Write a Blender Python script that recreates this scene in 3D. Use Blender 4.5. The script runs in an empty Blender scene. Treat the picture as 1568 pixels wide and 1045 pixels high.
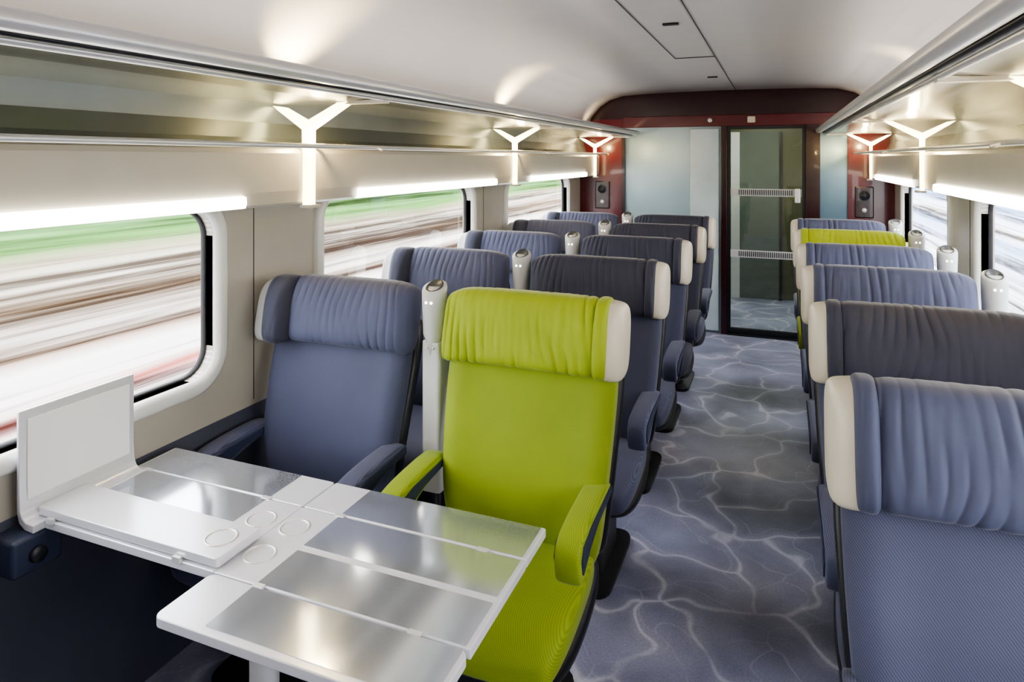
import bpy, bmesh, math, random
from mathutils import Vector, Matrix, noise
random.seed(4)
S=bpy.context.scene
COL=S.collection
CX=-0.47           # car centre line
def MX(x): return 2*CX-x
Y0,Y1=-2.0,6.65
S.view_settings.look='AgX - Medium High Contrast'

# ------------------------------------------------------------------ materials
def newmat(name):
    m=bpy.data.materials.new(name); m.use_nodes=True
    nt=m.node_tree; b=nt.nodes['Principled BSDF']
    return m,nt,b
def P(name,col,rough=.5,metal=0,coat=0,noise_amt=.06,nscale=6,spec=None,bump=0,bscale=200,trans=0):
    m,nt,b=newmat(name); N=nt.nodes; L=nt.links
    b.inputs['Roughness'].default_value=rough; b.inputs['Metallic'].default_value=metal
    b.inputs['Coat Weight'].default_value=coat
    if spec is not None: b.inputs['Specular IOR Level'].default_value=spec
    tc=N.new('ShaderNodeTexCoord'); nz=N.new('ShaderNodeTexNoise'); nz.inputs['Scale'].default_value=nscale
    L.new(tc.outputs['Object'],nz.inputs['Vector'])
    cr=N.new('ShaderNodeValToRGB')
    cr.color_ramp.elements[0].position=.3; cr.color_ramp.elements[1].position=.7
    cr.color_ramp.elements[0].color=tuple(c*(1-noise_amt) for c in col)+(1,)
    cr.color_ramp.elements[1].color=tuple(min(1,c*(1+noise_amt)) for c in col)+(1,)
    L.new(nz.outputs['Fac'],cr.inputs['Fac']); L.new(cr.outputs['Color'],b.inputs['Base Color'])
    if bump:
        n2=N.new('ShaderNodeTexNoise'); n2.inputs['Scale'].default_value=bscale; L.new(tc.outputs['Object'],n2.inputs['Vector'])
        bp=N.new('ShaderNodeBump'); bp.inputs['Strength'].default_value=bump; bp.inputs['Distance'].default_value=.002
        L.new(n2.outputs['Fac'],bp.inputs['Height']); L.new(bp.outputs['Normal'],b.inputs['Normal'])
    return m
def E(name,col,strength):
    m,nt,b=newmat(name)
    b.inputs['Base Color'].default_value=(*col,1)
    b.inputs['Emission Color'].default_value=(*col,1); b.inputs['Emission Strength'].default_value=strength
    return m
def fabric(name,c1,c2,ribs=True):
    m,nt,b=newmat(name); N=nt.nodes; L=nt.links
    b.inputs['Roughness'].default_value=.75; b.inputs['Sheen Weight'].default_value=.22; b.inputs['Sheen Roughness'].default_value=.35
    tc=N.new('ShaderNodeTexCoord'); mp=N.new('ShaderNodeMapping'); mp.inputs['Rotation'].default_value=(0,math.radians(38),0)
    L.new(tc.outputs['Object'],mp.inputs['Vector'])
    nz=N.new('ShaderNodeTexNoise'); nz.inputs['Scale'].default_value=5; nz.inputs['Detail'].default_value=3; L.new(tc.outputs['Object'],nz.inputs['Vector'])
    wv=N.new('ShaderNodeTexWave'); wv.bands_direction='X'; wv.inputs['Scale'].default_value=66 if ribs else 10
    wv.inputs['Distortion'].default_value=.6; wv.inputs['Detail Scale'].default_value=30; L.new(mp.outputs['Vector'],wv.inputs['Vector'])
    mx=N.new('ShaderNodeMixRGB'); mx.inputs[1].default_value=(*c1,1); mx.inputs[2].default_value=(*c2,1)
    if ribs: L.new(wv.outputs['Fac'],mx.inputs[0])
    else: L.new(nz.outputs['Fac'],mx.inputs[0])
    mx2=N.new('ShaderNodeMixRGB'); mx2.blend_type='MULTIPLY'; mx2.inputs[0].default_value=.30
    L.new(mx.outputs[0],mx2.inputs[1]); L.new(nz.outputs['Fac'],mx2.inputs[2])
    L.new(mx2.outputs[0],b.inputs['Base Color'])
    bp=N.new('ShaderNodeBump'); bp.inputs['Strength'].default_value=.14; bp.inputs['Distance'].default_value=.001
    if ribs: L.new(wv.outputs['Fac'],bp.inputs['Height'])
    else:
        n2=N.new('ShaderNodeTexNoise'); n2.inputs['Scale'].default_value=160; L.new(tc.outputs['Object'],n2.inputs['Vector']); L.new(n2.outputs['Fac'],bp.inputs['Height'])
    L.new(bp.outputs['Normal'],b.inputs['Normal'])
    return m

M_blue=fabric('blue_ribbed_fabric',(.050,.058,.112),(.098,.110,.195))
M_bluepad=fabric('blue_pad_fabric',(.066,.076,.142),(.092,.105,.186),False)
M_darkpad=fabric('slate_pad_fabric',(.034,.037,.066),(.052,.057,.096),False)
M_green=fabric('green_ribbed_fabric',(.25,.345,.014),(.335,.445,.024))
M_greenpad=fabric('green_pad_fabric',(.34,.445,.018),(.42,.53,.032),False)
M_cream=P('cream_shell_plastic',(.66,.61,.51),.35)
M_greyshell=P('pale_shell_plastic',(.60,.61,.61),.35)
M_black=P('black_plastic',(.012,.013,.018),.4)
M_lamptop=P('lamp_top_grey',(.08,.085,.09),.3)
M_navy=P('navy_plastic',(.03,.04,.08),.45)
M_wall=P('wall_warm_grey',(.45,.42,.365),.34,coat=.15,noise_amt=.03)
M_ceil=P('ceiling_paint',(.65,.63,.63),.42,noise_amt=.02)
M_pelmet=P('pelmet_panel',(.53,.50,.44),.3,noise_amt=.03)
M_gloss=P('rack_gloss_panel',(.27,.30,.29),.27,metal=.6,noise_amt=.05)
M_shelf=P('rack_satin_metal',(.44,.44,.40),.20,metal=.85,noise_amt=.03)
M_alu=P('brushed_aluminium',(.76,.76,.77),.33,metal=.45,noise_amt=.03)
M_frame=P('window_frame_paint',(.74,.74,.71),.25,coat=.3,noise_amt=.02)
M_rubber=P('black_rubber',(.03,.03,.033),.6)
M_dado=P('dark_blue_dado',(.06,.066,.10),.5)
M_maroon=P('maroon_lacquer',(.10,.007,.014),.25,coat=.3)
M_darkmaroon=P('dark_maroon_lacquer',(.026,.004,.007),.25,coat=.2)
M_tabletop=P('table_pale_laminate',(.74,.75,.82),.24,metal=.25,noise_amt=.02)
M_inlay=P('table_grey_inlay',(.66,.70,.80),.11,metal=.80,noise_amt=.02)
M_olive=P('vestibule_olive',(.10,.10,.06),.3)
M_led=E('led_dot',(1,.98,.92),6)
M_strip=E('strip_light_glow',(1,.94,.80),11)
M_brk=E('bracket_light_glow',(1,.82,.45),8.5)
M_panelblue=P('pale_blue_glass_panel',(.36,.48,.55),.2,metal=.2,noise_amt=.15,nscale=1.2)
M_panellight=P('pale_glass_leaf',(.60,.70,.75),.2,metal=.1,noise_amt=.05)

def glass(name,tint=(1,1,1),refl=.08,k=.5):
    m=bpy.data.materials.new(name); m.use_nodes=True; nt=m.node_tree; N=nt.nodes; L=nt.links
    for n in list(N): N.remove(n)
    o=N.new('ShaderNodeOutputMaterial'); t=N.new('ShaderNodeBsdfTransparent'); g=N.new('ShaderNodeBsdfGlossy')
    t.inputs[0].default_value=(*tint,1); g.inputs['Roughness'].default_value=.03
    fr=N.new('ShaderNodeLayerWeight'); fr.inputs['Blend'].default_value=.25
    ma=N.new('ShaderNodeMath'); ma.operation='MULTIPLY_ADD'; ma.inputs[1].default_value=k; ma.inputs[2].default_value=refl*.3
    L.new(fr.outputs['Fresnel'],ma.inputs[0])
    mx=N.new('ShaderNodeMixShader'); L.new(ma.outputs[0],mx.inputs[0]); L.new(t.outputs[0],mx.inputs[1]); L.new(g.outputs[0],mx.inputs[2])
    L.new(mx.outputs[0],o.inputs[0]); return m
M_glass=glass('window_glass',refl=.03,k=.18)
M_doorglass=glass('smoked_door_glass',(.80,.84,.78),.2)

def carpet():
    m,nt,b=newmat('vein_carpet'); N=nt.nodes; L=nt.links
    b.inputs['Roughness'].default_value=.50; b.inputs['Sheen Weight'].default_value=.15; b.inputs['Specular IOR Level'].default_value=.5
    tc=N.new('ShaderNodeTexCoord')
    n1=N.new('ShaderNodeTexNoise'); n1.inputs['Scale'].default_value=2.0; n1.inputs['Detail'].default_value=2
    L.new(tc.outputs['Object'],n1.inputs['Vector'])
    sc=N.new('ShaderNodeVectorMath'); sc.operation='SCALE'; sc.inputs['Scale'].default_value=.75
    sb=N.new('ShaderNodeVectorMath'); sb.operation='SUBTRACT'; sb.inputs[1].default_value=(.5,.5,.5)
    L.new(n1.outputs['Color'],sb.inputs[0]); L.new(sb.outputs[0],sc.inputs[0])
    ad=N.new('ShaderNodeVectorMath'); L.new(tc.outputs['Object'],ad.inputs[0]); L.new(sc.outputs[0],ad.inputs[1])
    def vein(scale,w0,w1,off):
        mp=N.new('ShaderNodeMapping'); mp.inputs['Location'].default_value=off; mp.inputs['Scale'].default_value=(1.0,1.2,1)
        L.new(ad.outputs[0],mp.inputs['Vector'])
        v=N.new('ShaderNodeTexVoronoi'); v.feature='DISTANCE_TO_EDGE'; v.voronoi_dimensions='2D'; v.inputs['Scale'].default_value=scale
        L.new(mp.outputs[0],v.inputs['Vector'])
        r=N.new('ShaderNodeMapRange'); r.interpolation_type='SMOOTHSTEP'; r.inputs[1].default_value=w0; r.inputs[2].default_value=w1; r.inputs[3].default_value=1; r.inputs[4].default_value=0
        L.new(v.outputs['Distance'],r.inputs[0]); return r
    a=vein(2.35,.0,.048,(0,0,0)); h=vein(2.35,.0,.22,(0,0,0)); c=vein(3.1,.0,.022,(3.3,1.7,0))
    n2=N.new('ShaderNodeTexNoise'); n2.inputs['Scale'].default_value=1.7; n2.inputs['Detail'].default_value=6; L.new(tc.outputs['Object'],n2.inputs['Vector'])
    n3=N.new('ShaderNodeTexNoise'); n3.inputs['Scale'].default_value=120; n3.inputs['Detail'].default_value=3; L.new(tc.outputs['Object'],n3.inputs['Vector'])
    n4=N.new('ShaderNodeTexNoise'); n4.inputs['Scale'].default_value=3.3; n4.inputs['Detail'].default_value=3; L.new(tc.outputs['Object'],n4.inputs['Vector'])
    base=N.new('ShaderNodeValToRGB'); e=base.color_ramp.elements
    e[0].position=.34; e[0].color=(.11,.12,.20,1); e[1].position=.66; e[1].color=(.31,.33,.51,1)
    L.new(n2.outputs['Fac'],base.inputs['Fac'])
    vr=N.new('ShaderNodeMapRange'); vr.inputs[1].default_value=.35; vr.inputs[2].default_value=.62; vr.inputs[3].default_value=.25; vr.inputs[4].default_value=1; L.new(n4.outputs['Fac'],vr.inputs[0])
    def mix(fac,mul,c1,c2col,vary=True):
        mm=N.new('ShaderNodeMath'); mm.operation='MULTIPLY'; mm.inputs[1].default_value=mul; L.new(fac,mm.inputs[0])
        f=mm.outputs[0]
        if vary:
            m3=N.new('ShaderNodeMath'); m3.operation='MULTIPLY'; L.new(f,m3.inputs[0]); L.new(vr.outputs[0],m3.inputs[1]); f=m3.outputs[0]
        x=N.new('ShaderNodeMixRGB'); L.new(f,x.inputs[0]); L.new(c1,x.inputs[1]); x.inputs[2].default_value=c2col; return x.outputs[0]
    o=mix(h.outputs[0],.40,base.outputs['Color'],(.42,.44,.62,1))
    o=mix(c.outputs[0],.28,o,(.58,.60,.74,1))
    o=mix(a.outputs[0],.56,o,(.78,.79,.90,1))
    x=N.new('ShaderNodeMixRGB'); x.blend_type='OVERLAY'; x.inputs[0].default_value=.35; L.new(o,x.inputs[1]); L.new(n3.outputs['Fac'],x.inputs[2])
    L.new(x.outputs[0],b.inputs['Base Color'])
    bp=N.new('ShaderNodeBump'); bp.inputs['Strength'].default_value=.3; bp.inputs['Distance'].default_value=.002; L.new(n3.outputs['Fac'],bp.inputs['Height']); L.new(bp.outputs['Normal'],b.inputs['Normal'])
    return m
M_carpet=carpet()

def streaks(name,cols,zlo,zhi):
    m,nt,b=newmat(name); N=nt.nodes; L=nt.links; b.inputs['Roughness'].default_value=.9; b.inputs['Specular IOR Level'].default_value=0
    tc=N.new('ShaderNodeTexCoord'); sp=N.new('ShaderNodeSeparateXYZ'); L.new(tc.outputs['Object'],sp.inputs[0])
    mr=N.new('ShaderNodeMapRange'); mr.inputs[1].default_value=zlo; mr.inputs[2].default_value=zhi; L.new(sp.outputs['Z'],mr.inputs[0])
    mp=N.new('ShaderNodeMapping'); mp.inputs['Scale'].default_value=(0,.05,4.2); L.new(tc.outputs['Object'],mp.inputs['Vector'])
    nz=N.new('ShaderNodeTexNoise'); nz.inputs['Scale'].default_value=1; nz.inputs['Detail'].default_value=5; nz.inputs['Roughness'].default_value=.7; L.new(mp.outputs[0],nz.inputs['Vector'])
    mp2=N.new('ShaderNodeMapping'); mp2.inputs['Scale'].default_value=(0,.15,1.2); L.new(tc.outputs['Object'],mp2.inputs['Vector'])
    nz2=N.new('ShaderNodeTexNoise'); nz2.inputs['Scale'].default_value=1; L.new(mp2.outputs[0],nz2.inputs['Vector'])
    ma=N.new('ShaderNodeMath'); ma.operation='MULTIPLY_ADD'; ma.inputs[1].default_value=.10; L.new(nz2.outputs['Fac'],ma.inputs[0]); L.new(mr.outputs[0],ma.inputs[2])
    sb=N.new('ShaderNodeMath'); sb.operation='SUBTRACT'; sb.inputs[1].default_value=.05; L.new(ma.outputs[0],sb.inputs[0])
    cr=N.new('ShaderNodeValToRGB'); L.new(sb.outputs[0],cr.inputs['Fac'])
    e=cr.color_ramp.elements
    e[0].position=cols[0][0]; e[0].color=(*cols[0][1],1); e[1].position=cols[-1][0]; e[1].color=(*cols[-1][1],1)
    for p,c in cols[1:-1]:
        k=e.new(p); k.color=(*c,1)
    r2=N.new('ShaderNodeValToRGB'); r2.color_ramp.elements[0].position=.40; r2.color_ramp.elements[0].color=(.050,.032,.022,1); r2.color_ramp.elements[1].position=.55; r2.color_ramp.elements[1].color=(1,1,1,1)
    L.new(nz.outputs['Fac'],r2.inputs['Fac'])
    mx=N.new('ShaderNodeMixRGB'); mx.blend_type='MULTIPLY'; mx.inputs[0].default_value=.92; L.new(cr.outputs[0],mx.inputs[1]); L.new(r2.outputs[0],mx.inputs[2])
    L.new(mx.outputs[0],b.inputs['Base Color']); return m

# ------------------------------------------------------------------ helpers
def empty(name,loc=(0,0,0),rz=0):
    e=bpy.data.objects.new(name,None); e.empty_display_size=.1; e.location=loc; e.rotation_euler=(0,0,rz); COL.objects.link(e); return e
def mesh(name,verts,faces,mats,idx=None,smooth=False):
    me=bpy.data.meshes.new(name); me.from_pydata([tuple(v) for v in verts],[],faces)
    for m in (mats if isinstance(mats,(list,tuple)) else [mats]): me.materials.append(m)
    bm=bmesh.new(); bm.from_mesh(me); bmesh.ops.recalc_face_normals(bm,faces=bm.faces); bm.to_mesh(me); bm.free()
    if smooth:
        for p in me.polygons: p.use_smooth=True
    return me
def obj(name,me,parent=None,loc=(0,0,0)):
    o=bpy.data.objects.new(name,me); COL.objects.link(o); o.location=loc
    if parent: o.parent=parent
    return o
def bevelmod(o,w,seg=3):
    b=o.modifiers.new('bevel','BEVEL'); b.width=w; b.segments=seg; b.limit_method='ANGLE'; b.angle_limit=math.radians(35)
    for p in o.data.polygons: p.use_smooth=True
    w2=o.modifiers.new('wn','WEIGHTED_NORMAL'); w2.keep_sharp=True
    return o
def bx(name,x0,x1,y0,y1,z0,z1,mat,parent=None,bev=0,seg=3):
    v=[(x,y,z) for x in (x0,x1) for y in (y0,y1) for z in (z0,z1)]
    f=[(0,1,3,2),(4,6,7,5),(0,4,5,1),(2,3,7,6),(0,2,6,4),(1,5,7,3)]
    o=obj(name,mesh(name,v,f,mat),parent)
    if bev: bevelmod(o,bev,seg)
    return o
def prism(name,poly,a0,a1,axis,mat,parent=None,bev=0,smooth=False):
    def mk(p,a):
        return {'y':(p[0],a,p[1]),'x':(a,p[0],p[1]),'z':(p[0],p[1],a)}[axis]
    n=len(poly); v=[mk(p,a0) for p in poly]+[mk(p,a1) for p in poly]
    f=[(i,(i+1)%n,n+(i+1)%n,n+i) for i in range(n)]
    f+= [tuple(range(n)),tuple(range(2*n-1,n-1,-1))]
    me=mesh(name,v,f,mat,smooth=False)
    if smooth:
        for p in me.polygons: p.use_smooth=len(p.vertices)==4
    o=obj(name,me,parent)
    if bev: bevelmod(o,bev)
    return o
def loft(name,rings,mat,sub=0,caps=True,smooth=True):
    n=len(rings[0]); v=[p for r in rings for p in r]; f=[]
    for i in range(len(rings)-1):
        for j in range(n):
            f.append((i*n+j,i*n+(j+1)%n,(i+1)*n+(j+1)%n,(i+1)*n+j))
    if caps: f+=[tuple(range(n)),tuple((len(rings)-1)*n+j for j in reversed(range(n)))]
    me=mesh(name,v,f,mat,smooth=smooth)
    if sub:
        o=bpy.data.objects.new('tmp',me); COL.objects.link(o); s=o.modifiers.new('s','SUBSURF'); s.levels=sub; s.render_levels=sub
        dg=bpy.context.evaluated_depsgraph_get(); me2=bpy.data.meshes.new_from_object(o.evaluated_get(dg)); me2.name=name
        bpy.data.objects.remove(o); me=me2
        for p in me.polygons: p.use_smooth=True
    return me
def se(t,a,b,n):
    c,s=math.cos(t),math.sin(t)
    return (a*math.copysign(abs(c)**(2/n),c), b*math.copysign(abs(s)**(2/n),s))
def cyl(name,p0,p1,r0,r1,mat,parent=None,n=24):
    p0=Vector(p0);p1=Vector(p1);d=(p1-p0).normalized(); q=d.to_track_quat('Z','Y')
    rings=[]
    for p,r in ((p0,r0*.92),(p0+d*.08*r0,r0),(p1-d*.08*r1,r1),(p1,r1*.92)):
        rings.append([tuple(p+q@Vector((r*math.cos(2*math.pi*k/n),r*math.sin(2*math.pi*k/n),0))) for k in range(n)])
    return obj(name,loft(name,rings,mat,smooth=True),parent)
def rrect(a0,a1,b0,b1,r,n=8):
    pts=[]
    for (ca,cb,s) in ((a1-r,b1-r,0),(a0+r,b1-r,90),(a0+r,b0+r,180),(a1-r,b0+r,270)):
        for k in range(n+1):
            t=math.radians(s+90*k/n); pts.append((ca+r*math.cos(t),cb+r*math.sin(t)))
    return pts

# ------------------------------------------------------------------ seat meshes
def back_mesh(name,mat,grow=0,yo=0,tk=None,rib=True):
    secs=[(.39,.225,-.135,.07),(.44,.250,-.170,.10),(.52,.265,-.190,.12),(.62,.276,-.188,.12),(.75,.286,-.160,.115),(.88,.293,-.122,.105),(.98,.296,-.092,.10),(1.06,.288,-.070,.085),(1.10,.26,-.05,.05)]
    rings=[]
    for z,hw,yf,t in secs:
        r=[]; hw+=grow
        if tk: t=tk
        for k in range(32):
            x,y=se(2*math.pi*(k+.5)/32,hw,t/2,5)
            yy=yf+t/2+y+yo
            if y<0 and rib:
                u=x/hw; yy+=.020*(1-u*u)-.012*math.exp(-((abs(u)-.82)/.14)**2)
            r.append((x,yy,z))
        rings.append(r)
    return loft(name,rings,mat,sub=2)
def cushion_mesh(name,mat):
    rings=[]
    for y,zc,hz,hw in [(-.10,.43,.035,.22),(-.14,.43,.05,.246),(-.22,.432,.056,.260),(-.38,.440,.06,.270),(-.49,.440,.062,.272),(-.555,.425,.060,.264),(-.595,.405,.050,.248),(-.615,.395,.03,.225)]:
        r=[]
        for k in range(28):
            x,z=se(2*math.pi*(k+.5)/28,hw,hz,4)
            if z>0: z+=.012*(abs(x/hw)**3)-.008
            r.append((x,y,zc+z))
        rings.append(r)
    return loft(name,rings,mat,sub=2)
def pan_mesh(name,mat):
    rings=[]
    for y,zc,hz,hw in [(-.04,.40,.05,.20),(-.07,.385,.07,.25),(-.2,.36,.06,.266),(-.38,.352,.055,.272),(-.50,.358,.048,.268),(-.585,.370,.035,.245),(-.605,.378,.018,.22)]:
        r=[]
        for k in range(24):
            x,z=se(2*math.pi*(k+.5)/24,hw,hz,2.8)
            r.append((x,y,zc+z))
        rings.append(r)
    return loft(name,rings,mat,sub=2)
def head_section(x,a,b,yc,zc,tilt,n,N,amp,seed):
    r=[]
    for k in range(N):
        t=2*math.pi*k/N
        y,z=se(t,a,b,n)
        yy=y+z*tilt
        nrm=Vector((0,math.cos(t)/a,math.sin(t)/b)).normalized()
        d=0
        if amp:
            wz=z/b
            ph=x*30+ .9*noise.noise(Vector((x*5+seed,z*6,1.3)))+ .45*wz*max(-1,min(1,x/.15))
            f=abs(math.sin(math.pi*ph)); f=(1-f)**1.4
            md=max(.0,.40+1.6*noise.noise(Vector((x*9+seed,z*7,4.1))))*(.75+.45*abs(wz))
            d=-amp*f*md + amp*.3*noise.noise(Vector((x*55+seed,z*10,2)))
        r.append((x,yc+yy+nrm.y*d,zc+z+nrm.z*d*.3))
    return r
# wing side is `side`; the pad reaches the free end on the opposite side
def pad_mesh(name,mat,side,seed=0,amp=.0085,xe=.232):
    rings=[]; n=240; x0,x1=-.312,xe
    for i in range(n+1):
        s=-1+2*i/n; x=x0+(x1-x0)*(s+1)/2
        if s<0: e=max(0,1-abs(s)**9)**.5; tz=-.020*abs(s)**5; k=.55+.45*e; kb=.84+.16*e
        else:   e=max(0,1-abs(s)**16)**.5; tz=0; k=.75+.25*e; kb=.94+.06*e
        a=.066*k; b=.120*kb
        rings.append(head_section(side*x,a,b,-.052-.010*s*s+(.02*abs(s)**4 if s<0 else 0),1.111+tz,.22,3.2,84,amp,seed))
    return loft(name,rings,mat)
def roll_mesh(name,mat,side,seed,fwd=0,xc=.250,rw=.026):
    rings=[]; n=28
    for i in range(n+1):
        s=-1+2*i/n; x=side*(xc+rw*s)
        e=math.sqrt(max(0,1-abs(s)**3))
        a=.028+.050*e; b=.103+.020*e
        rings.append(head_section(x,a,b,-.056-fwd*e,1.108,.22,3.0,64,.003,seed))
    return loft(name,rings,mat)
def wing_mesh(name,mat,side,back=.055,ext=.058,xs=.262,drop=0):
    rings=[]; n=18
    for i in range(n+1):
        s=i/n; x=side*(xs+ext*math.sin(s*math.pi/2))
        e=math.sqrt(max(0,1-s**4))
        a=(.012+.050*e)*(1-.25*s); b=.035+.084*e
        rings.append([(px,py,pz-.006-.014*s-drop) for px,py,pz in head_section(x,a,b,-.052+back*s*s,1.110,.22,3.6,48,0,0)])
    return loft(name,rings,mat)
def arm_mesh(name,mat,w=.038):
    prof=[(-.10,.690),(-.22,.690),(-.34,.686),(-.430,.674),(-.466,.650),(-.472,.61),(-.462,.565),(-.445,.548),(-.418,.552),(-.36,.590),(-.29,.618),(-.18,.638),(-.10,.642)]
    rings=[]
    for x,ins in ((-w,.010),(-w*.85,.003),(-w*.4,0),(w*.4,0),(w*.85,.003),(w,.010)):
        r=[]
        for i,p in enumerate(prof):
            a=Vector(prof[i-1]); c=Vector(prof[(i+1)%len(prof)]); d=(c-a).normalized(); nn=Vector((-d.y,d.x))
            q=Vector(p)+nn*ins
            r.append((x,q.x,q.y))
        rings.append(r)
    return loft(name,rings,mat,sub=2)
def arm_side(name,mat,x):
    prof=[(-.12,.672),(-.34,.666),(-.43,.650),(-.448,.62),(-.438,.58),(-.37,.612),(-.28,.638),(-.12,.652)]
    v=[(x-.002,)+p for p in prof]+[(x+.002,)+p for p in prof]; n=len(prof)
    f=[(i,(i+1)%n,n+(i+1)%n,n+i) for i in range(n)]+[tuple(range(n)),tuple(range(n,2*n))]
    return mesh(name,v,f,mat)

def seatkit(tag,mfab,mpad,mwing,side,seed,outer,inner,mroll=None,amp=.0068,big=False):
    k={}
    k['backrest']=back_mesh('backrest_'+tag,mfab)
    k['back_shell']=back_mesh('back_shell_'+tag,M_black,grow=.010,yo=.075,tk=.07,rib=False)
    k['seat_cushion']=cushion_mesh('cushion_'+tag,mfab)
    k['seat_pan']=pan_mesh('pan_'+tag,M_black)
    if big:      # window-side seat: deep side bolster with a pale shell beyond it
        k['headrest_pad']=pad_mesh('head_'+tag,mpad,side,seed,amp,xe=.185)
        k['headrest_roll']=roll_mesh('roll_'+tag,mroll or mpad,side,seed,.045,.232,.056)
        k['headrest_wing']=wing_mesh('wing_'+tag,mwing,side,-.045,.080,.262,.006)
    else:
        k['headrest_pad']=pad_mesh('head_'+tag,mpad,side,seed,amp)
        k['headrest_roll']=roll_mesh('roll_'+tag,mroll or mpad,side,seed)
        k['headrest_wing']=wing_mesh('wing_'+tag,mwing,side)
    k['_arm']=arm_mesh('arm_'+tag,mfab); k['_side']=arm_side('armside_'+tag,M_navy,.0385)
    k['pedestal']=loft('pedestal_'+tag,[[(x*a,-.30+y*b,z) for x,y in rrect(-1,1,-1,1,.3,4)] for z,a,b in ((0,.17,.24),(.02,.17,.24),(.03,.12,.17),(.26,.12,.17),(.34,.2,.22))],M_black,smooth=False)
    return k,side,outer,inner
KW=seatkit('blue_window',M_blue,M_bluepad,M_greyshell,-1,11,.300,.285,M_darkpad,.005,True)
KD=seatkit('slate',M_blue,M_darkpad,M_cream,1,23,.262,.305)
KG=seatkit('green',M_green,M_greenpad,M_cream,1,37,.252,.315,amp=.010)
KRB=seatkit('blue_r',M_blue,M_bluepad,M_cream,-1,5,.262,.290)
KRD=seatkit('slate_r',M_blue,M_darkpad,M_cream,-1,53,.262,.290)
KRN=seatkit('slate_n',M_blue,M_bluepad,M_cream,-1,88,.262,.290)
KRG=seatkit('green_r',M_green,M_greenpad,M_cream,-1,71,.262,.290)
def seat(x,y,kit,rz=0,name='train_seat'):
    kit,side,outer,inner=kit
    e=empty(name,(x,y,0),rz)
    for k,me in kit.items():
        if k[0]!='_': obj(k,me,e)
    for xx,nm in ((side*outer,'a'),(-side*inner,'b')):
        obj('armrest_'+nm,kit['_arm'],e,(xx,0,0))
        obj('arm_side_'+nm,kit['_side'],e,(xx,0,0)); obj('arm_side_in_'+nm,kit['_side'],e,(xx-.077,0,0))
    return e
def lamp_post(x,y,flip=1,s=1.0):
    e=empty('reading_lamp_post',(x,y,0))
    f=flip; n=28
    rings=[]
    for z,a,b in ((.98,.026,.032),(1.03,.030,.034),(1.055,.041,.042),(1.18,.045,.046),(1.215,.045,.046),(1.222,.043,.044)):
        rings.append([(a*s*math.cos(2*math.pi*k/n),(b*math.sin(2*math.pi*k/n))-.03*f, z+(.0 if z<1.2 else .016*math.sin(2*math.pi*k/n)*f)) for k in range(n)])
    obj('post_body',loft('post_body',rings,M_greyshell),e)
    obj('lamp_top',loft('lamp_top',[[(r*s*math.cos(2*math.pi*k/n),r*1.05*math.sin(2*math.pi*k/n)-.03*f,z+.016*math.sin(2*math.pi*k/n)*f) for k in range(n)] for r,z in ((.032,1.220),(.032,1.226),(.026,1.228),(.024,1.222))],M_lamptop),e)
    for dx in (-.010,.010):
        cyl('led',(dx,-.073*f,1.172),(dx,-.0775*f,1.172),.0045,.0045,M_led,e,12)
    cyl('screw_a',(-.012,-.060*f,1.01),(-.012,-.068*f,1.01),.004,.004,M_alu,e,10)
    cyl('screw_b',(.012,-.060*f,1.01),(.012,-.068*f,1.01),.004,.004,M_alu,e,10)
    pts=rrect(-.036*s,.036*s,-.062,.012,.012,4)
    obj('post_cover',loft('post_cover',[[(px,py*f,z) for px,py in pts] for z in (.50,.52,1.0,1.03)],M_greyshell,smooth=False),e)
    cyl('post_foot',(0,-.02*f,0),(0,-.02*f,.52),.02,.02,M_black,e,16)
    return e

XW,XA=-1.525,-.765
rowsL=[2.13,3.0,3.85,4.65,5.42]
for i,y in enumerate(rowsL):
    seat(XW,y,KW,0)
    seat(XA,y,KG if i==0 else KD,0)
    lamp_post(-1.138,y-.0)
rowsR=[1.57,2.36,3.14,3.92,4.70,5.48]
for i,y in enumerate(rowsR):
    seat(.415,y,(KRG if i==4 else KRN if i==0 else KRD if i==1 else KRB),0)
    lamp_post(.79,y)
# facing pair on the near side of the table
for x in (XW,XA): seat(x,.27,KRB,math.pi)
lamp_post(-1.142,.27,-1)

# ------------------------------------------------------------------ folding table
T=empty('folding_train_table')
zt=.72; th=.022
def slab(name,x0,x1,y0,y1,z=zt,r=.008,mat=M_tabletop,t=th):
    return prism(name,rrect(x0,x1,y0,y1,r,5),z-t,z,'z',mat,T,bev=.003)
tx0,txm,tx1=-1.855,-1.215,-.556
slab('centre_top_window',tx0,txm,1.172,1.480,r=.003)
slab('centre_top_aisle',txm,tx1,1.172,1.480,r=.003)
slab('far_flap_window',tx0,txm-.002,1.484,1.63)
slab('far_flap_aisle',txm+.002,tx1,1.484,1.63,r=.006)
slab('near_flap_aisle',txm-.002,tx1,1.01,1.168,r=.02)
slab('folded_flap_window',tx0+.01,txm+.005,1.178,1.318,z=zt+.026,r=.01)
def inlay(nm,x0,x1,y0,y1,z=zt):
    prism(nm,rrect(x0,x1,y0,y1,.003,2),z,z+.0012,'z',M_inlay,T)
inlay('inlay_1',-1.845,-1.335,1.488,1.626); inlay('inlay_2',-1.845,-1.335,1.335,1.476)
inlay('inlay_3',-1.09,-.568,1.488,1.626); inlay('inlay_4',-1.09,-.568,1.333,1.476)
inlay('inlay_5',-1.09,-.568,1.176,1.312); inlay('inlay_6',-1.09,-.568,1.028,1.164)
def ring(nm,x,y,z,r=.037):
    n=40; rr=[]
    for R,h in ((r-.003,0),(r-.003,.0016),(r,.0024),(r+.003,.0016),(r+.003,0)):
        rr.append([(x+R*math.cos(2*math.pi*k/n),y+R*math.sin(2*math.pi*k/n),z+h) for k in range(n)])
    obj(nm,loft(nm,rr,M_alu,caps=False),T)
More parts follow.
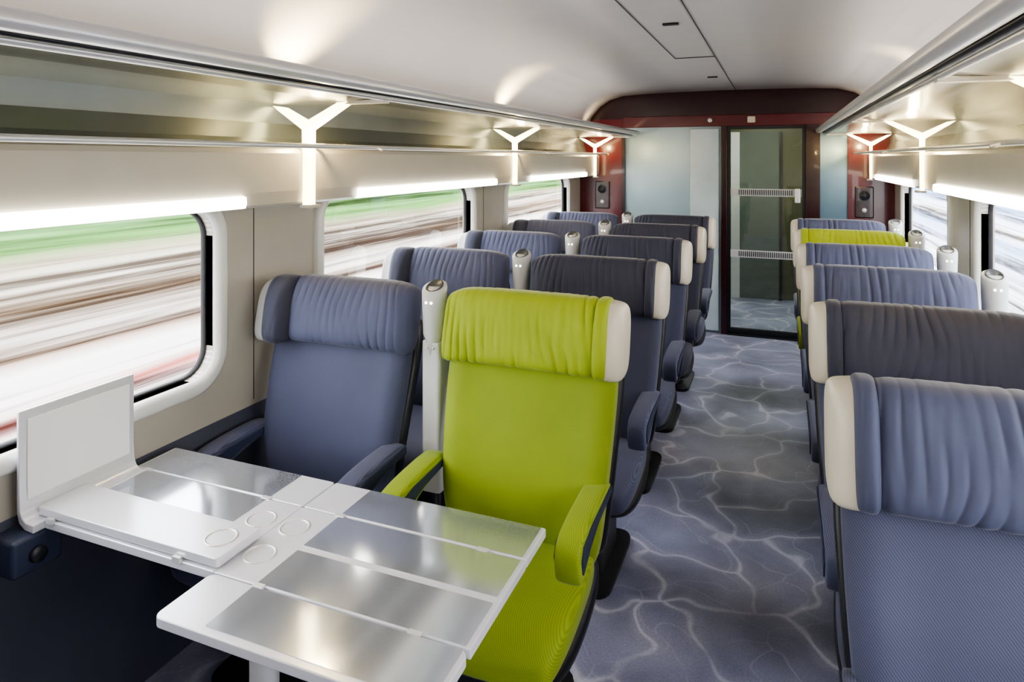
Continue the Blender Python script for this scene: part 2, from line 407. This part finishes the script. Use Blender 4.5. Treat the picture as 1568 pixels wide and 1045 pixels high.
for i,(x,y,z) in enumerate([(-1.275,1.39,zt),(-1.165,1.39,zt),(-1.165,1.265,zt),(-1.272,1.25,zt+.026)]): ring('cup_ring_%d'%(i+1),x,y,z)
for i,(x,y) in enumerate([(-1.34,1.482),(-1.80,1.482),(-1.09,1.482),(-.67,1.482),(-1.08,1.170),(-.68,1.170)]):
    bx('hinge_%d'%(i+1),x-.014,x+.014,y-.006,y+.006,zt-.002,zt+.003,M_alu,T)
for i,x in enumerate((-1.78,-1.33)): bx('folded_hinge_%d'%(i+1),x-.012,x+.012,1.167,1.176,zt-.004,zt+.010,M_alu,T)
# upright end panel at the window, curved base
M_bright=P('bright_white_panel',(.95,.95,.96),.2,noise_amt=.01)
prof=[(-1.80,.700),(-1.835,.702),(-1.858,.716),(-1.866,.742),(-1.867,.80),(-1.867,1.01),(-1.857,1.01),(-1.857,.80),(-1.853,.748),(-1.845,.732),(-1.83,.722),(-1.80,.722)]
prism('upright_panel',prof,1.140,1.478,'y',M_tabletop,T,bev=.003)
bx('upright_panel_inset',-1.857,-1.8535,1.160,1.460,.77,.985,M_bright,T,bev=.0012)
cyl('table_leg',(-1.20,1.32,0.02),(-1.20,1.32,.69),.036,.036,M_alu,T)
cyl('leg_foot',(-1.20,1.32,0.0),(-1.20,1.32,.025),.12,.11,M_alu,T,32)
bx('under_rail',-1.85,-.70,1.29,1.35,.672,.698,M_alu,T,bev=.004)
bx('wall_bracket',-1.895,-1.80,1.09,1.22,.60,.70,M_navy,T,bev=.012)
cyl('bracket_knob',(-1.80,1.15,.645),(-1.785,1.15,.645),.022,.020,M_black,T)

# ------------------------------------------------------------------ room shell
bx('floor',-1.92,MX(-1.92),Y0,8.6,-.05,0,M_carpet)
wins=[(-1.91,-.35),(.27,1.83),(2.45,4.01),(4.63,6.19)]
WZ0,WZ1=.90,1.50; WR=.10
def wall_with_windows(name,x,sgn,mat):
    cu=bpy.data.curves.new(name,'CURVE'); cu.dimensions='2D'; cu.fill_mode='BOTH'; cu.extrude=.03
    def spl(pts):
        s=cu.splines.new('POLY'); s.points.add(len(pts)-1)
        for p,q in zip(s.points,pts): p.co=(q[0],q[1],0,1)
        s.use_cyclic_u=True
    spl([(Y0,.70),(Y1+.1,.70),(Y1+.1,1.60),(Y0,1.60)])
    for a,b in wins: spl(rrect(a,b,WZ0,WZ1,WR,8))
    o=bpy.data.objects.new('tmpw',cu); COL.objects.link(o)
    dg=bpy.context.evaluated_depsgraph_get(); me=bpy.data.meshes.new_from_object(o.evaluated_get(dg)); bpy.data.objects.remove(o)
    me.materials.clear(); me.materials.append(mat)
    for v in me.vertices:
        y,z,e=v.co; v.co=(x-sgn*.03+e*1.0,y,z)
    bm=bmesh.new(); bm.from_mesh(me); bmesh.ops.recalc_face_normals(bm,faces=bm.faces); bm.to_mesh(me); bm.free()
    return me
def ringframe(nm,a,b,x,sgn,parent):
    loops=[]
    for off,xo in ((.058,.000),(.054,.016),(.042,.024),(.016,.024),(.004,.014),(0,-.002),(0,-.040)):
        loops.append([(x+sgn*xo,p[0],p[1]) for p in rrect(a-off,b+off,WZ0-off,WZ1+off,WR+off,10)])
    obj(nm,loft(nm,loops,M_frame,caps=False),parent)
    loops=[]
    for off,xo in ((0,-.034),(-.002,-.031),(-.008,-.032),(-.009,-.05)):
        loops.append([(x+sgn*xo,p[0],p[1]) for p in rrect(a-off,b+off,WZ0-off,WZ1+off,max(.02,WR+off),10)])
    obj('gasket',loft('gasket',loops,M_rubber,caps=False),parent)
wc=1
for side,x,sgn in (('left',-1.90,1),('right',MX(-1.90),-1)):
    W=empty('wall_'+side)
    obj('window_band',wall_with_windows('window_band_'+side,x,sgn,M_wall),W)
    f=(lambda p: p) if sgn==1 else (lambda p:[(MX(a),b) for a,b in p])
    prism('dado',f([(-1.93,0),(-1.885,0),(-1.885,.67),(-1.897,.72),(-1.93,.72)]),Y0,Y1,'y',M_dado,W)
    prism('pelmet',f([(-1.93,1.535),(-1.80,1.515),(-1.72,1.505),(-1.700,1.515),(-1.695,1.56),(-1.695,1.70),(-1.702,1.715),(-1.72,1.722),(-1.93,1.722)]),Y0,Y1,'y',M_pelmet,W)
    prism('upper_gloss_panel',f([(-1.93,1.722),(-1.80,1.722),(-1.835,1.76),(-1.86,1.82),(-1.868,1.95),(-1.93,1.95)]),Y0,Y1,'y',M_gloss,W)
    for a in (2.03,4.21,-.15):
        xs=sorted((x+sgn*.0005,x+sgn*.002))
        bx('seam',xs[0],xs[1],a-.0015,a+.0015,.74,1.51,M_rubber,W)
    for a,b in wins:
        w=empty('window_%d'%wc); wc+=1
        ringframe('frame',a,b,x,sgn,w)
        gx=x-sgn*.042
        g=[(gx,p[0],p[1]) for p in rrect(a,b,WZ0,WZ1,WR,8)]
        obj('glass',mesh('glass',g,[tuple(range(len(g)))],M_glass),w)
        s=empty('strip_light')
        prism('diffuser',f([(-1.712,1.508),(-1.682,1.510),(-1.676,1.525),(-1.678,1.548),(-1.690,1.552),(-1.712,1.552)]),a-.02,b-.07,'y',M_strip,s)
# luggage racks
for sgn in (1,-1):
    R=empty('luggage_rack')
    f=(lambda p: p) if sgn==1 else (lambda p:[(MX(a),b) for a,b in p])
    F=(lambda x: x) if sgn==1 else MX
    el=lambda cx,cz,a,b,n=20,pw=2.4:[(cx+se(2*math.pi*k/n,a,b,pw)[0],cz+se(2*math.pi*k/n,a,b,pw)[1]) for k in range(n)]
    prism('front_rail',f(el(-1.285,1.932,.028,.022)),Y0,6.52,'y',M_alu,R,smooth=True)
    prism('rail_groove',f(el(-1.325,1.912,.016,.008)),Y0,6.46,'y',M_black,R,smooth=True)
    prism('rear_rail',f(el(-1.350,1.905,.014,.011)),Y0,6.46,'y',M_alu,R,smooth=True)
    prism('shelf',f([(-1.34,1.905),(-1.50,1.896),(-1.868,1.896),(-1.868,1.908),(-1.50,1.908),(-1.34,1.915)]),Y0,6.50,'y',M_shelf,R)
    prism('hook_rail',f(el(-1.565,1.726,.009,.009,16,2)),Y0,6.44,'y',M_alu,R,smooth=True)
    for y in (-.08,2.10,4.28,6.46):
        w=.030
        prism('bracket_stem',f([(-1.696,1.50),(-1.684,1.50),(-1.682,1.815),(-1.700,1.815)]),y-w,y+w,'y',M_brk,R)
        prism('bracket_fork_aisle',f([(-1.704,1.790),(-1.682,1.790),(-1.52,1.882),(-1.50,1.894),(-1.54,1.892),(-1.690,1.822)]),y-w*.8,y+w*.8,'y',M_brk,R)
        prism('bracket_fork_wall',f([(-1.678,1.790),(-1.700,1.790),(-1.825,1.872),(-1.845,1.888),(-1.81,1.882),(-1.690,1.822)]),y-w*.8,y+w*.8,'y',M_brk,R)
        xs=sorted((F(-1.70),F(-1.565)))
        bx('hook_rail_arm',xs[0],xs[1],y+.055,y+.070,1.720,1.732,M_alu,R)
        xs=sorted((F(-1.55),F(-1.34)))
        bx('shelf_arm',xs[0],xs[1],y-.02,y+.02,1.886,1.898,M_alu,R)
        xs=sorted((F(-1.705),F(-1.66)))
        bx('bracket_foot',xs[0],xs[1],y-.035,y+.035,1.490,1.502,M_pelmet,R)
        cyl('hook',(F(-1.565),y+.27,1.726),(F(-1.53),y+.27,1.716),.006,.006,M_alu,R,10)
        ld=bpy.data.lights.new('uplight','SPOT'); ld.energy=22 if y<6 else 3; ld.color=(1,.78,.44); ld.spot_size=math.radians(110); ld.spot_blend=1; ld.shadow_soft_size=.015
        lo=bpy.data.objects.new('uplight',ld); COL.objects.link(lo); lo.location=(F(-1.695),y,1.97); lo.rotation_euler=Vector((-sgn*.15,0,1)).to_track_quat('-Z','Y').to_euler(); lo.parent=R
        ld=bpy.data.lights.new('bracket_bulb','POINT'); ld.energy=7 if y<6 else 3; ld.color=(1,.74,.36); ld.shadow_soft_size=.02
        lo=bpy.data.objects.new('bracket_bulb',ld); COL.objects.link(lo); lo.location=(F(-1.640),y,1.79); lo.parent=R
    ld=bpy.data.lights.new('cove_fill','AREA'); ld.shape='RECTANGLE'; ld.size=.06; ld.size_y=8.3; ld.energy=17; ld.color=(1,.93,.84)  # added fill light hidden on top of the rack, brightens the ceiling
    lo=bpy.data.objects.new('cove_fill',ld); COL.objects.link(lo); lo.location=(F(-1.50),2.3,1.92); lo.rotation_euler=(math.radians(180),0,0); lo.parent=R
# ceiling
cp=[(-1.90,1.94),(-1.86,1.95),(-1.82,2.03),(-1.76,2.12),(-1.68,2.21),(-1.58,2.275),(-1.45,2.312),(-1.25,2.325),(-.9,2.332),(CX,2.335)]
cp=cp+[(MX(a),b) for a,b in reversed(cp[:-1])]
C=empty('ceiling')
out=[(a,b+.03) for a,b in reversed(cp)]
o=prism('ceiling_skin',cp+out,Y0,Y1+.02,'y',M_ceil,C,smooth=True)
M_seam=P('seam_dark',(.06,.06,.07),.6)
bx('panel_seam',-.368,-.364,Y0,Y1,2.329,2.334,M_seam,C)
bx('panel_seam',-.618,-.615,Y0,4.40,2.329,2.3335,M_seam,C)
bx('panel_seam',-.617,-.366,4.397,4.401,2.329,2.334,M_seam,C)
for y in (3.26,5.5,1.1): bx('air_slot',-.515,-.44,y-.016,y+.016,2.326,2.334,M_black,C)
bx('wall_back',-1.93,MX(-1.93),Y0-.06,Y0,0,2.4,M_wall)
# end wall
EW=empty('wall_end'); a,b=Y1,Y1+.07
bx('left_panel',-1.93,-1.45,a,b,0,2.40,M_maroon,EW)
bx('post_left',-1.46,-1.43,a-.015,b,0,2.0,M_darkmaroon,EW)
bx('header',-1.93,MX(-1.93),a-.012,b,2.08,2.40,M_darkmaroon,EW)
bx('lintel',-1.45,.62,a-.02,b,1.99,2.10,M_maroon,EW,bev=.006)
bx('frosted_panel',-1.43,-.50,a+.02,b-.02,.0,1.99,M_panelblue,EW)
bx('frosted_leaf',-.79,-.52,a+.005,a+.02,.02,1.97,M_panellight,EW,bev=.006)
bx('post_mid',-.50,-.445,a-.02,b,0,2.0,M_darkmaroon,EW,bev=.006)
bx('post_right',.244,.364,a-.02,b,0,2.0,M_darkmaroon,EW,bev=.006)
bx('side_panel',.364,.588,a+.02,b-.02,.0,1.99,P('side_glass_blue',(.20,.32,.42),.15,metal=.3),EW)
bx('right_panel',.588,MX(-1.93),a-.004,b,0,2.40,M_maroon,EW)
for x,z in ((-1.66,1.31),(.72,1.29)):
    bx('service_plate',x-.075,x+.075,a-.02,a,z-.14,z+.14,M_darkmaroon,EW,bev=.01)
    cyl('speaker',(x,a-.02,z+.06),(x,a-.026,z+.06),.045,.045,M_navy,EW); cyl('speaker_mesh',(x,a-.026,z+.06),(x,a-.029,z+.06),.036,.036,M_black,EW)
    cyl('button',(x,a-.02,z-.07),(x,a-.03,z-.07),.022,.02,M_alu,EW)
cyl('sensor',(-.60,a-.02,2.05),(-.60,a-.04,2.05),.022,.02,M_alu,EW)
bx('door_sensor',-.26,-.19,a-.05,a-.02,2.02,2.08,M_cream,EW,bev=.008)
bx('threshold',-.445,.244,a-.03,b,0,.012,M_black,EW)
# door
D=empty('door_1')
bx('stile_left',-.445,-.415,a+.01,b-.01,.012,1.99,M_black,D); bx('stile_right',.214,.244,a+.01,b-.01,.012,1.99,M_black,D)
bx('rail_top',-.415,.214,a+.01,b-.01,1.96,1.99,M_black,D); bx('rail_bottom',-.415,.214,a+.01,b-.01,.012,.06,M_black,D)
bx('pane',-.415,.214,a+.03,a+.036,.06,1.96,M_doorglass,D)
for z in (1.36,.775):
    bx('safety_band',-.415,.214,a+.024,a+.029,z-.035,z+.035,M_greyshell,D)
    for i in range(26):
        xx=-.34+i*.0185; bx('band_tick',xx,xx+.008,a+.020,a+.0245,z-.026,z+.026,M_black,D)
bx('handle',.15,.20,a-.01,a+.028,1.27,1.40,M_alu,D,bev=.008)
# vestibule beyond
V=empty('wall_vestibule')
M_vg=P('vest_grey',(.34,.37,.36),.3)
bx('rear',-1.93,MX(-1.93),8.5,8.6,0,2.4,M_olive,V); bx('side_a',-1.0,-.95,Y1+.08,8.5,0,2.4,M_vg,V)
bx('side_b',.75,.8,Y1+.08,8.5,0,2.4,M_olive,V)
bx('rear_door',-.42,.02,8.46,8.5,0,2.0,P('vest_door',(.11,.13,.115),.2),V)
bx('roof',-1.93,MX(-1.93),Y1+.08,8.6,2.36,2.42,M_ceil,V)
bx('inner_frame',-.52,-.42,8.44,8.5,0,2.0,M_alu,V); bx('inner_frame_b',.02,.05,8.44,8.5,0,2.0,M_black,V)
ld=bpy.data.lights.new('vestibule_lamp','AREA'); ld.size=.5; ld.energy=48; ld.color=(1,.97,.9)
lo=bpy.data.objects.new('vestibule_lamp',ld); COL.objects.link(lo); lo.location=(-.1,7.4,2.34); lo.parent=V

# ------------------------------------------------------------------ outside
cl=[(0,(.95,.95,.95)),(.30,(.95,.92,.92)),(.355,(.46,.13,.10)),(.39,(.90,.82,.79)),(.47,(.90,.86,.83)),(.52,(.38,.27,.20)),(.58,(.80,.73,.67)),(.68,(.30,.22,.15)),(.74,(.72,.66,.58)),(.80,(.38,.34,.25)),(.84,(.13,.28,.08)),(.91,(.18,.36,.14)),(1,(.85,.93,.92))]
mL=streaks('backdrop_bands_left',cl,-1.6,1.35)
bx('landscape_backdrop_left',-6.3,-6.0,-14,40,-3,1.45,mL)  # added backdrop slab; its bands imitate the motion-blurred landscape
cr=[(0,(.85,.88,.94)),(.4,(.40,.52,.78)),(.5,(.95,.95,.97)),(.7,(.36,.50,.80)),(.85,(.90,.92,.95)),(.93,(.30,.45,.18)),(1,(.9,.95,1))]
bx('landscape_backdrop_right',5.1,5.4,-14,40,-3,1.45,streaks('backdrop_bands_right',cr,-1.6,1.35))  # second added backdrop, passing scenery painted on as horizontal streaks
bx('ground',-60,60,-60,90,-3.1,-3.0,P('ballast',(.6,.6,.58),.9))
w=bpy.data.worlds.new('World'); S.world=w; w.use_nodes=True
bg=w.node_tree.nodes['Background']; bg.inputs[0].default_value=(.96,.97,1,1); bg.inputs[1].default_value=10.5

# ------------------------------------------------------------------ camera
cam=bpy.data.cameras.new('Camera'); co=bpy.data.objects.new('Camera',cam); COL.objects.link(co)
co.location=(0,0,1.68); co.rotation_euler=(math.radians(90),0,math.atan(406/1015))
cam.sensor_width=36; cam.lens=1015/1568*36; cam.shift_y=-279.5/1568; cam.clip_start=.05
S.camera=co
